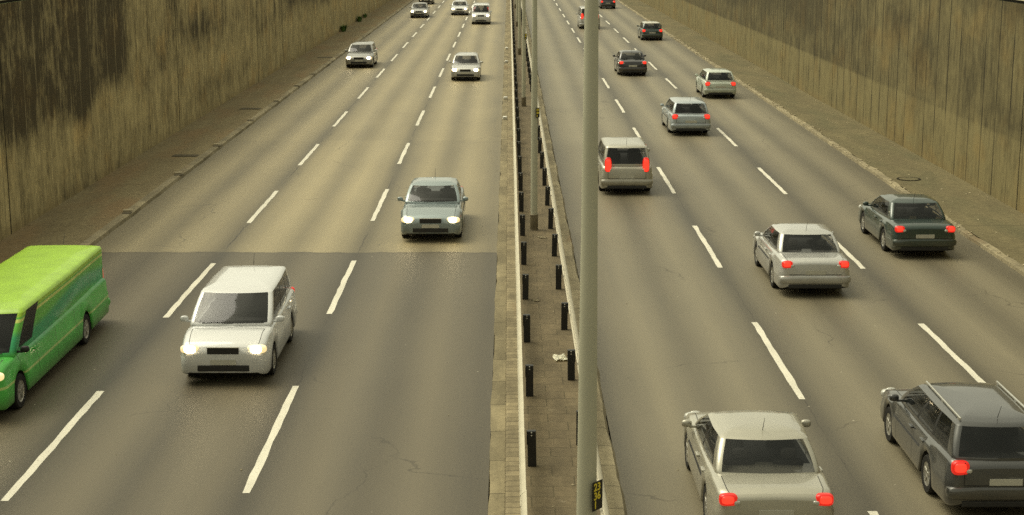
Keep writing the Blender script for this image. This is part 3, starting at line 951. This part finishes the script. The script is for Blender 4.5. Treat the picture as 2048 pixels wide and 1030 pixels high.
    for s in (1, -1):
        bm = bmesh.new(); superell(bm, (s * (hw - .255), yf - .100, lz), (.195, .098, .085), 2.8); hl = frombm('headlight', bm, M['lens_lit'] if lights_on else M['lens'], t, True)
        bm = bmesh.new(); superell(bm, (s * (hw - .262), yf - .018, lz + .008), (.115, .038, .078), 2.3)
        frombm('bulb', bm, M['lamp'] if lights_on else M['lens'], hl, True)
        bm = bmesh.new(); tz = P['tail'] - .12 + (P['tailh'] - .11) * .5
        superell(bm, (s * (hw - (.275 if P['tailh'] > .2 else .215)), yr + (.075 if P['tailh'] > .2 else .062), tz), (.135 if P['tailh'] < .2 else .115, .082, P['tailh']), 3.4); tl = frombm('tail_light', bm, M['tail_lens'], t, True)
        bm = bmesh.new(); superell(bm, (s * (hw - (.275 if P['tailh'] > .2 else .205)), yr + .005, tz + P['tailh'] * .12), (.095, .032, P['tailh'] * .68), 3); frombm('bulb', bm, M['tail'], tl, True)
        bm = bmesh.new(); superell(bm, (s * (hw + .06), wsb - .32, belt + .07), (.085, .05, .062), 2.6); box(bm, (s * (hw - .06), wsb - .32, belt + .02), (.16, .05, .04), .01)
        frombm('mirror', bm, paint if not P['panel'] else M['trim'], t, True)
        bm = bmesh.new(); superell(bm, (s * (hw - .33), yr + .012, tz - P['tailh'] * .35), (.055, .03, .032), 3); frombm('reversing_lamp', bm, M['lens'], tl, True)
    # --- face and back
    bm = bmesh.new()
    if P['rb'] <= .3:
        for s in (1, -1): box(bm, (s * hw * .70, yr - .001, (.56 + P['tail']) / 2), (.012, .012, P['tail'] - .60), .002)
    box(bm, (0, yr - .001, .565), (hw * 1.42, .012, .012), .002)
    frombm('tailgate_seam', bm, M['trim'], t)
    bm = bmesh.new(); box(bm, (0, yr + .06, .275), (W * .72, .16, .10), .02); frombm('rear_valance', bm, M['trim'], t)
    bm = bmesh.new(); box(bm, (0, yf - .008, lz + .052), (.66, .04, .018), .004); frombm('grille_trim', bm, M['chrome'], t)
    bm = bmesh.new(); lathe(bm, [(.006, 0), (.003, .28)], 6, (0, 0, 0)); ae = frombm('aerial', bm, M['trim'], t); ae.location = (0, rwt + .18, P['H'] - .02); ae.rotation_euler = (.6, 0, 0)
    bm = bmesh.new(); box(bm, (0, yf - .012, lz - .02), (.62, .04, .13), .012); frombm('grille', bm, M['trim'], t)
    bm = bmesh.new(); box(bm, (0, yf - .012, .355), (1.02, .045, .13), .02); frombm('air_intake', bm, M['trim'], t)
    bm = bmesh.new(); box(bm, (0, yf + .012, .48), (.50, .012, .105), .003); frombm('number_plate', bm, M['pale_plate'], t)
    bm = bmesh.new(); box(bm, (0, yr - .006, .62), (.50, .012, .105), .003); frombm('number_plate', bm, M['pale_plate'], t)
    bm = bmesh.new(); superell(bm, (0, yr + .10, .44), (hw - .02, .15, .115), 4.5, 28); frombm('rear_bumper', bm, P.get('bumpmat') or paint, t, True)
    for s in (.25, -.38):
        bm = bmesh.new(); box(bm, (s, wsb - .02, belt + .055), (.60, .022, .016), .004, Matrix.Rotation(.06, 3, 'Z'))
        frombm('wiper', bm, M['trim'], t)
    if P.get('rails'):
        for s in (1, -1):
            bm = bmesh.new(); box(bm, (s * (roofh - .03), (wst + rwt) / 2, P['H'] - .018), (.035, wst - rwt - .25, .03), .01)
            for yy in (wst - .2, (wst + rwt) / 2, rwt + .2): box(bm, (s * (roofh - .03), yy, P['H'] - .045), (.03, .09, .06), .008)
            frombm('roof_rail', bm, M['chrome'], t)
    # --- wheels
    for ya in (axf, axr):
        for s in (1, -1):
            hwx = hw * .965
            bm = bmesh.new()
            lathe(bm, [(r * .62, -.10), (r * .94, -.105), (r, -.07), (r, .07), (r * .94, .10), (r * .66, .095), (r * .64, .06)], 26, axis='X')
            o = frombm('wheel', bm, M['tyre'], t); o.location = (s * (hwx - .10), ya, r)
            if s < 0: o.rotation_euler = (0, 0, math.pi)
            bm = bmesh.new(); lathe(bm, [(r * .645, .06), (r * .63, .092), (r * .55, .078), (r * .16, .07), (r * .12, .085), (r * .02, .086)], 26, axis='X')
            for q in range(5):
                m = Matrix.Rotation(q * 2 * math.pi / 5, 3, 'X')
                box(bm, m @ Vector((.076, 0, r * .36)), (.02, r * .16, r * .44), .004, m)
            frombm('rim', bm, M['rim'], o)
    return t, P


def vehicle(kind, name, label, cat, group, paint, x, ylamp, toward, extra=None):
    t, P = build_vehicle(kind, paint, toward, extra)
    t.name = name
    tag(t, label, cat, group)
    y = ylamp + (P['L'] / 2 - .09) if True else 0
    t.location = (x, y, 0.0); t.rotation_euler = (0, 0, math.pi if toward else 0)
    return t


IN = 'vehicles driving towards the bridge with headlights on'
AW = 'vehicles driving away with red tail lights on'
pw = car_paint('white_paint', (.62, .63, .62), 0, .3)
pbg = car_paint('blue_grey_paint', (.23, .285, .29), .35, .32)
psil = car_paint('silver_paint', (.50, .50, .47), .45, .30)
pgry = car_paint('grey_paint', (.30, .30, .28), .45, .30)
pbei = car_paint('beige_silver_paint', (.40, .385, .31), .4, .32)
pdg = car_paint('dark_grey_paint', (.060, .062, .060), .4, .28)
pgn = car_paint('dark_green_paint', (.020, .042, .034), .25, .28)
pblk = car_paint('black_paint', (.010, .010, .014), .1, .26)
plb = car_paint('light_blue_grey_paint', (.37, .42, .44), .4, .32)
ppg = car_paint('pale_green_paint', (.50, .55, .46), .1, .32)
pcr = car_paint('cream_roof_paint', (.58, .56, .45), .1, .34)
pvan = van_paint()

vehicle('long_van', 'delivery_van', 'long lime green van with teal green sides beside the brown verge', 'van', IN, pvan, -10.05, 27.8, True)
vehicle('mpv', 'car', 'white people carrier in the middle lane just right of the green van', 'car', IN, pw, -5.6, 30.2, True, dict(H=1.60, tailh=.11))
vehicle('sedan', 'car', 'blue grey saloon in the inner lane next to the median', 'car', IN, pbg, -2.24, 44.7, True, dict(moulding=True))
vehicle('hatch', 'car', 'silver hatchback in the inner lane behind the blue grey saloon', 'car', IN, psil, -2.55, 93.4, True)
vehicle('estate', 'car', 'grey estate car in the outer lane close to the kerb below the stained wall', 'car', IN, pgry, -9.6, 102.2, True, dict(moulding=True))
vehicle('van', 'delivery_van', 'small white van in the inner lane, farthest in that lane', 'van', IN, pw, -2.6, 148.9, True, dict(H=1.84, W=1.8))
vehicle('sedan', 'car', 'white saloon in the middle lane beside the small white van', 'car', IN, pw, -5.07, 164.6, True)
vehicle('sedan', 'car', 'grey saloon with bright yellow headlights in the outer lane far ahead', 'car', IN, pgry, -8.95, 159.7, True)
vehicle('hatch', 'car', 'dark hatchback following the grey saloon at the top edge of the picture', 'car', IN, pdg, -9.7, 188.0, True)

vehicle('sedan', 'car', 'beige silver saloon nearest the bridge in the inner lane beside the median', 'car', AW, pbei, 3.82, 21.6, False, dict(moulding=True))
vehicle('estate', 'car', 'dark grey estate car with bright roof rails at the lower right edge', 'car', AW, pdg, 7.5, 22.9, False, dict(rails=True, moulding=True))
vehicle('sedan', 'car', 'silver saloon in the middle lane left of the dark green saloon', 'car', AW, psil, 7.44, 37.8, False, dict(moulding=True))
vehicle('sedan', 'car', 'dark green saloon in the outer lane beside the manhole cover', 'car', AW, pgn, 11.28, 42.4, False)
vehicle('mpv', 'car', 'beige silver people carrier with tall red lights partly behind the thick lamp post', 'car', AW, pbei, 3.96, 52.9, False)
vehicle('estate', 'car', 'light blue grey estate car in the middle lane ahead of the silver saloon', 'car', AW, plb, 7.85, 68.4, False, dict(moulding=True))
vehicle('hatch', 'car', 'pale green hatchback in the outer lane by the crumbling kerb', 'car', AW, ppg, 11.1, 83.6, False)
vehicle('sedan', 'car', 'black saloon in the middle lane left of the pale green hatchback', 'car', AW, pblk, 7.5, 96.6, False)
vehicle('hatch', 'car', 'dark green hatchback with a cream roof in the outer lane', 'car', AW, pgn, 11.4, 127.5, False, dict(roofmat=pcr))
vehicle('van', 'delivery_van', 'silver van with tall red lights mostly hidden by the thick lamp post', 'van', AW, psil, 7.15, 142.0, False)
vehicle('hatch', 'car', 'black hatchback at the top edge just right of the thick lamp post', 'car', AW, pblk, 10.96, 178.0, False)
